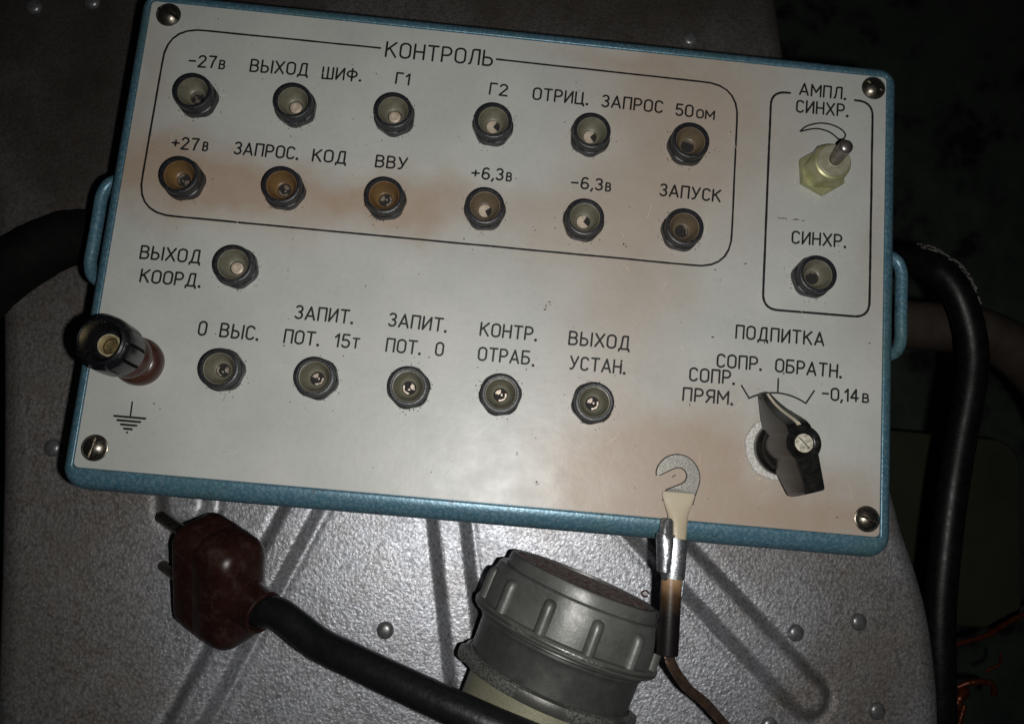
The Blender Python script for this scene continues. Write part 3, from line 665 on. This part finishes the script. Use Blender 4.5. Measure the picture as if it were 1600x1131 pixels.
for s, w2, zt, zb in SEC:
    pts = [(-w2+.3, zb), (-w2, zb+.3), (-w2, zt-.9), (-w2+.15, zt-.35), (-w2+.6, zt), (w2-.6, zt), (w2-.15, zt-.35), (w2, zt-.9), (w2, zb+.3), (w2-.3, zb)]
    R.append([tuple(pd*s+pn*a+Vector((0, 0, z))) for a, z in pts])
V, F = rings(R, True, True); F = [f[::-1] for f in F]
obj('pointer_bar', V, F, 'bakelite', knob, angle=32)
obj('hub', *lathe([(5.3, 7), (5.2, 24.0), (5.1, 24.4), (4.9, 24.56), (3.25, 24.56), (3.1, 24.5), (3.1, 23.8), (2.9, 23.7)], 44), 'bakelite', knob)
# white line follows the slope of the bar
R = []
ss = np.linspace(5.4, 16.6, 16)
S_ = [q[0] for q in SEC]; ZT = [q[2] for q in SEC]
for k, s in enumerate(ss):
    zt = float(np.interp(s, S_, ZT))+.06; hw = .62-.25*k/15
    R.append((tuple(pd*s+pn*(-hw+.25)+Vector((0, 0, zt))), tuple(pd*s+pn*(hw+.25)+Vector((0, 0, zt)))))
V = [p for r in R for p in r]; F = [(2*i, 2*i+1, 2*i+3, 2*i+2) for i in range(len(R)-1)]
obj('pointer_line', V, F, 'white_line', knob)
V, F = lathe([(2.9, 23.75), (2.9, 24.3), (2.6, 24.6), (1.2, 24.75), (.2, 24.8)], 26)
sc = obj('set_screw', V, F, 'whitescrew', knob)
a = Vector((math.cos(-.75), math.sin(-.75), 0)); b = Vector((-a.y, a.x, 0)); zq = Vector((0, 0, 24.87))
obj('screw_slot', [tuple(a*2.2*i+b*.14*j+zq) for i, j in ((-1, -1), (1, -1), (1, 1), (-1, 1))], [(0, 1, 2, 3)], 'hole', knob)

# ------------------------------------------------------------------ earth lead with open hook
lead = thing('earth_lead', 'copper earth lead with open hook terminal and cream to black sleeve over the box edge', 'earth lead', (185, -172, D))
LO = Vector((-185, 172, -D))
def lp(V): return [tuple(Vector(p)+LO) for p in V]
outer = [(178.3, -141.9), (178.2, -140.6), (178.6, -139.0), (179.8, -137.2), (181.6, -135.7), (184.0, -134.9), (186.5, -135.0), (188.8, -136.0), (190.7, -137.9), (191.7, -140.2), (191.9, -142.6), (191.3, -145.2), (190.6, -147.4), (189.9, -150)]
inner = [(179.2, -141.8), (180.8, -140.9), (182.4, -140.0), (183.9, -139.2), (185.2, -138.9), (186.3, -139.1), (187.3, -139.9), (187.8, -141.1), (187.6, -142.4), (186.7, -143.5), (185.0, -144.4), (183.2, -145.3), (181.5, -146.3), (180.6, -149.5)]
o2 = [(p.x, p.y) for p in smooth_path([Vector((*p, 0)) for p in outer], 4)]; i2 = [(p.x, p.y) for p in smooth_path([Vector((*p, 0)) for p in inner], 4)]
V = []; F = []; nn = len(o2)
zt = lambda y: 1.25 + max(0, (-146-y))*.22
for z in (0, 1):
    for k in range(nn):
        V.append((*o2[k], zt(o2[k][1])-(0 if z else .95))); V.append((*i2[k], zt(i2[k][1])-(0 if z else .95)))
N = 2*nn
for k in range(nn-1):
    F.append((2*k, 2*k+2, 2*k+3, 2*k+1)); F.append((N+2*k, N+2*k+1, N+2*k+3, N+2*k+2))
    F.append((2*k, N+2*k, N+2*k+2, 2*k+2)); F.append((2*k+1, 2*k+3, N+2*k+3, N+2*k+1))
F += [(0, 1, N+1, N), (2*nn-2, N+2*nn-2, N+2*nn-1, 2*nn-1)]
obj('hook', lp(V), F, 'hook', lead, angle=40)
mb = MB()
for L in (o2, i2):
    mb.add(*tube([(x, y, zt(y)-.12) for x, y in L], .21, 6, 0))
obj('dark_outline', lp(mb.v), mb.f, 'dark_edge', lead)  # thin dark outline along both edges of the hook
# sleeve: flattened where it grips the hook, round further on   (y, x centre, half width, half thickness, z centre)
SL = [(-146.6, 185.5, 4.9, .75, 1.5), (-147.4, 185.4, 5.15, .95, 1.75), (-149.5, 185.3, 4.55, 1.2, 2.1), (-151.5, 185.2, 3.85, 1.4, 2.5), (-153.5, 185.2, 3.2, 1.6, 2.9), (-156, 185.3, 2.95, 1.8, 3.2), (-160, 185.1, 2.95, 2.1, 3.5), (-166, 184.3, 3.2, 2.4, 3.5), (-172, 184.3, 3.15, 2.6, 3.3), (-180, 184.4, 3.15, 2.9, 2.8), (-188, 184.5, 3.25, 3.1, 2.2), (-194.8, 184.6, 3.3, 3.2, 1.6), (-195.1, 184.6, 3.0, 2.9, 1.6)]
R = []
for y, x, hw, ht, z in SL:
    R.append([tuple(Vector((x+hw*math.cos(t), y+ (.9*math.cos(t*1+1.2) if y < -194 else 0)*0, z+ht*math.sin(t)))) for t in np.linspace(0, 2*PI, 26, endpoint=False)])
slv = obj('insulating_sleeve', [tuple(Vector(p)-Vector((185, -145, 0))) for r in R for p in r], [f[::-1] for f in rings(R, True, True)[1]], 'sleeve', lead, loc=Vector((185, -145, 0))+LO)
# clamp: folded aluminium strip, a fat lobe on the left and a flat one on the right
R = []
for y, x, hw, ht, z in [(-154.6, 181.8, 1.1, 1.0, 4.6), (-155.4, 181.7, 1.9, 1.7, 4.4), (-159.2, 181.6, 2.3, 2.0, 4.3), (-159.5, 181.5, 3.0, 2.6, 4.1), (-162, 181.7, 3.0, 2.7, 4.2), (-166, 181.9, 2.8, 2.6, 4.2), (-170.6, 182.0, 2.5, 2.4, 4.0), (-170.9, 182.4, 1.9, 1.9, 4.0), (-172.8, 182.6, 1.6, 1.5, 3.9), (-173.7, 182.7, .8, .8, 3.8)]:
    R.append([(x+hw*math.cos(t), y, z+ht*math.sin(t)) for t in np.linspace(0, 2*PI, 22, endpoint=False)])
obj('clamp_lobe', lp([p for r in R for p in r]), [f[::-1] for f in rings(R, True, True)[1]], 'alu', lead, angle=50)
R = []
for y, x, hw, ht, z in [(-160.4, 184.9, 3.3, 2.6, 3.7), (-164, 184.9, 3.3, 2.8, 3.9), (-168, 184.8, 3.25, 2.9, 3.8), (-172.4, 184.6, 3.25, 2.9, 3.6)]:
    R.append([(x+hw*math.cos(t), y-.25*math.cos(t), z+ht*abs(math.sin(t))**.7*(1 if math.sin(t) > 0 else -1)) for t in np.linspace(0, 2*PI, 26, endpoint=False)])
obj('clamp_band', lp([p for r in R for p in r]), [f[::-1] for f in rings(R, True, True)[1]], 'alu', lead, angle=50)
V, F = tube([(187.9, -160, 3.0), (188.1, -168, 3.3), (187.8, -176, 2.9), (187.2, -180, 2.6)], .32, 8, 4); obj('clamp_seam', lp(V), F, 'alu', lead)
V, F = tube([(184.6, -193.5, 1.4), (186.4, -197.8, .2), (189.8, -202.0, -3), (194.0, -206.2, -7), (199.8, -210.2, -11), (205.5, -215.2, -14), (211.5, -221.0, -17), (220, -230, -22), (232, -244, -30)], 1.6, 12, 8, .03, flat=.65)
obj('copper_braid', lp(V), F, 'copper', lead)

# ------------------------------------------------------------------ brown mains plug and its cable
ad = Vector((1.12, -.42, .66)).normalized(); wdv = Vector((.02, -1.05, -.55)); wdv = (wdv-ad*wdv.dot(ad)).normalized(); nd = wdv.cross(ad).normalized()
if nd.z < 0: nd = -nd
PC = Vector((38.2, -190.2, -37))                              # centre of the plug body
plug = thing('mains_plug', 'brown two pin mains plug with black rubber cable lying below the blue box', 'plug', (30, -190, D))
PO = Vector((-30, 190, -D))
fx = frame_xf(PC+PO, ad, wdv, nd)
L2 = 13.0; R = []
for x, ins in [(-L2, 3.2), (-L2+.15, 1.5), (-L2+.7, .6), (-L2+1.8, .1), (-L2+3, 0), (-1.5, -.0), (-1.2, .18), (-.9, 0), (4, .05), (8, .25), (10.6, .9), (12.4, 2.1), (13.5, 3.6), (14.2, 5.4), (14.5, 7.4)]:
    R.append([(x, p[0], p[1]) for p in rrect(-20.5+ins, 20.5-ins, -10.5+ins*.8, 10.5-ins*.8, max(1.2, 7.0-ins*.66), 0, 8)])
V, F = rings(R, True, True)
obj('plug_body', [tuple(fx(p)) for p in V], F, 'carbolite', plug, angle=50)
mb = MB()
ax = lambda prof, c=(0, 0), seg=30: [[(x, c[0]+r*math.cos(2*PI*j/seg), c[1]+r*math.sin(2*PI*j/seg)) for j in range(seg)] for x, r in prof]
V, F = rings(ax([(9, 10.5), (12.2, 9.2), (13.6, 7.9), (15.5, 7.3), (22.0, 7.1), (22.6, 7.4), (23.0, 7.2), (23.0, 6.3), (22.4, 6.1), (17, 6.0)]), False, False)
obj('cable_collar', [tuple(fx(p)) for p in V], F, 'carbolite', plug, angle=40)
for sgn in (-1, 1):
    V, F = rings(ax([(-35, .6), (-34.6, 1.5), (-33.8, 2.0), (-12.5, 2.05)], c=(sgn*10.4, 0), seg=20)); obj('pin', [tuple(fx(p)) for p in V], F, 'screw', plug)
ce = PC+ad*17; c2 = PC+ad*24
path = [ce, PC+ad*22, (63, -196.6, -22.2), (77.7, -203.4, -16), (91.2, -206.7, -9), (109.6, -211.5, -2), (124.8, -215.4, 3), (138.8, -219.2, 6), (154.1, -223.5, 6), (170, -228.5, 2), (195, -238, -12), (225, -250, -28)]
V, F = tube([tuple(Vector(p)+PO) for p in path], 5.2, 22, 8, .004); obj('cable', V, F, 'cable', plug)

# ------------------------------------------------------------------ round threaded connector
con = thing('round_connector', 'large grey round cable connector with ribbed coupling nut and rusty end face', 'connector', (158, -196, D))
CO = Vector((-158, 196, -D))
dax = Vector((.288, .952, .04)).normalized(); cx = dax.cross(Vector((0, 0, 1))).normalized(); cz = cx.cross(dax).normalized()
E0 = Vector((162.3, -178.0, -27.0))
fc = frame_xf(E0+CO, cx, cz, -dax)               # local z runs from the end face into the body
def cpart(name, prof, mat, seg=72, top=True, bot=True, rf=None, parent=con, angle=35):
    V, F = lathe(prof, seg, top=top, bot=bot, rf=rf); return obj(name, [tuple(fc(p)) for p in V], F, mat, parent, angle=angle)
cpart('end_face', [(.3, .75), (12, .75), (24.2, .8), (24.3, 1.2)], 'rust', top=False)
cpart('end_ring', [(24.2, .9), (24.3, .1), (25.6, 0), (26.3, .3), (26.6, 1.0), (26.7, 4.6), (26.2, 4.8)], 'conn', top=False, bot=False)
nutc = cpart('coupling_nut', [(26.0, 4.0), (28.6, 4.1), (29.2, 4.6), (29.6, 6.5), (30.0, 9), (30.1, 17.0), (30.4, 17.2), (31.9, 17.4), (32.3, 18.0), (32.1, 19.6), (31.2, 20.4), (27.5, 20.6)], 'conn', top=False, bot=False)
cpart('worn_rim', [(31.9, 19.55), (32.28, 19.0), (32.34, 18.3), (32.0, 17.55)], 'worn_rim', top=False, bot=False)
for k in range(12):
    a = PI/2+math.radians(-7+30*k); c, s = math.cos(a), math.sin(a)
    # half round rib, rounded at its upper end
    R = []
    for zz, h, hw in [(6.6, .1, .6), (7.0, 1.2, 1.6), (7.8, 1.9, 2.1), (9.5, 2.2, 2.2), (13, 2.2, 2.2), (17.35, 2.25, 2.2)]:
        ring = []
        for t in np.linspace(0, 2*PI, 14, endpoint=False):
            lx = hw*math.cos(t); lr = 29.2+(h+.55)*max(-.4, math.sin(t)); ring.append((c*lr-s*lx, s*lr+c*lx, zz))
        R.append(ring)
    V, F = rings(R, True, True)
    obj('grip_rib', [tuple(fc(p)) for p in V], F, 'conn', nutc, angle=50)
cpart('sleeve_body', [(27.4, 20.0), (29.0, 20.4), (29.1, 21.2), (28.6, 21.6), (28.6, 22.4), (28.2, 22.9), (27.9, 24), (27.7, 33.5), (28.4, 34.2)], 'conn_dark', top=False, bot=False)
def lug(t, r, z):
    if z < 33.8 or z > 37.9: return r
    for a0 in (math.radians(8), math.radians(172), math.radians(262)):
        d = abs((t-a0+PI) % (2*PI)-PI)
        if d < .16: return r+1.7*(1-(d/.16)**4)
    return r
cpart('flange', [(28.3, 33.6), (29.5, 34.2), (29.7, 35.0), (29.7, 36.8), (29.4, 37.8), (27.6, 38.2), (25.0, 38.4)], 'worn_rim', 96, top=False, bot=False, rf=lug)
cpart('rear_shell', [(25.2, 37.5), (25.0, 39.5), (24.9, 60), (24.6, 75), (20, 77)], 'olive', top=True, bot=False)

# ------------------------------------------------------------------ behind: hoses, pipe, cabinet, copper
def hose(name, label, cat, P, r, mat, jit=.0, base=None, **k):
    b = Vector(base or P[0]); V, F = tube([tuple(Vector(p)-b) for p in P], r, 22, 8, jit, **k)
    o = obj(name, V, F, mat, None, loc=b); o['label'] = label; o['category'] = cat; return o
t = thing('black_hose', 'thick black hose curving down right of the blue box, chafed tape at its bend', 'hose', (312, -130, -76))
b = Vector((312, -130, -76))
P = [(262, -60, -52), (278, -47, -62), (290.3, -42.5, -68), (303, -41.5, -70), (313.5, -47.5, -70), (320.5, -59.5, -71), (324.5, -75, -72), (324.2, -91, -73), (321.5, -112, -75), (318.6, -133, -76), (316.8, -156.5, -78), (315.8, -181, -80), (316.8, -206, -82), (320, -232, -86), (328, -270, -95)]
V, F = tube([tuple(Vector(p)-b) for p in P], lambda q: 6.1+.9*max(0, 1-q/.25), 24, 8, .012); obj('hose_body', V, F, 'hose2', t, loc=(0, 0, 0))
mb = MB(); S = smooth_path([Vector(p) for p in P], 8)
for k in range(21, 40):
    p = S[k]; tn = (S[k+1]-S[k-1]).normalized(); side = tn.cross(Vector((0, 0, 1))).normalized()*-1
    rr = 7.0 if k < 27 else 6.25
    a0 = math.radians(28); q = p+side*rr*math.cos(a0)+Vector((0, 0, rr*math.sin(a0)))
    for _ in range(2):
        j = Vector((random.uniform(-.9, .9), random.uniform(-.9, .9), random.uniform(-.3, .5)))
        V, F = tube([tuple(q+j-b), tuple(q+j+tn*random.uniform(1.2, 3)+Vector((0, 0, .25))-b)], .22+.25*random.random(), 6, 2); mb.add(V, F)
g = mb.build('chafed_tape', 'scuff', t)
hose('rubber_sleeve', 'wide matt black rubber sleeve leaving the left side of the blue box', 'hose', [(5, -66, -49), (-14, -66.5, -49), (-29, -69.3, -49), (-40, -71.5, -49), (-52, -79, -49), (-66, -92, -50), (-80, -112, -51), (-98, -140, -52)], lambda q: 9.6+1.6*q, 'hose', .015, (-40, -78, -60))
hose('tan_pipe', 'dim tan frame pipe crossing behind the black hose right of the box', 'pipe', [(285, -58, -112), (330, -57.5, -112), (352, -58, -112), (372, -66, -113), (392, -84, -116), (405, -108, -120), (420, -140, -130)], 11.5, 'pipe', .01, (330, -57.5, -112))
# cabinet door, dark olive, far below at the right
def slab(name, label, cat, x0, x1, y0, y1, r, z, mat, th=12):
    R = [rrect(x0, x1, y0, y1, r, z-th), rrect(x0, x1, y0, y1, r, z-1.2), rrect(x0+1, x1-1, y0+1, y1-1, r, z)]
    V, F = rings(R, True, True); b = Vector(((x0+x1)/2, (y0+y1)/2, z-th))
    o = obj(name, [tuple(Vector(p)-b) for p in V], F, mat, None, loc=b); o['label'] = label; o['category'] = cat; return o
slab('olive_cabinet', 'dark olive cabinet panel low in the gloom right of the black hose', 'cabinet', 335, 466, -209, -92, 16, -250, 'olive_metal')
# enamelled copper strands in the lower right corner
coil = thing('copper_winding', 'loose orange enamelled copper strands glinting in the dark lower right corner', 'copper wire', (380, -220, -170))
b = Vector((380, -220, -170))
for P, r in [([(366, -208, -158), (374, -205.5, -158), (385, -202, -159), (396, -196, -161), (408, -190, -163), (425, -183, -168)], 1.3),
             ([(371, -228, -160), (376, -225.0, -158), (382, -223.8, -157), (388, -225, -158), (391, -230, -162)], 1.5),
             ([(364, -252, -160), (366, -243, -158), (369, -235, -157), (373, -229.5, -158), (376, -232, -163)], 2.4),
             ([(369, -256, -162), (372, -245, -160), (374, -236, -159)], 1.3),
             ([(386, -219, -160), (392, -215, -159), (394, -210, -161)], .7)]:
    V, F = tube([tuple(Vector(p)-b) for p in P], r, 12, 8, .12); obj('wire_strand', V, F, 'enamel_copper', coil)
scene.render.resolution_x = 1024; scene.render.resolution_y = 723
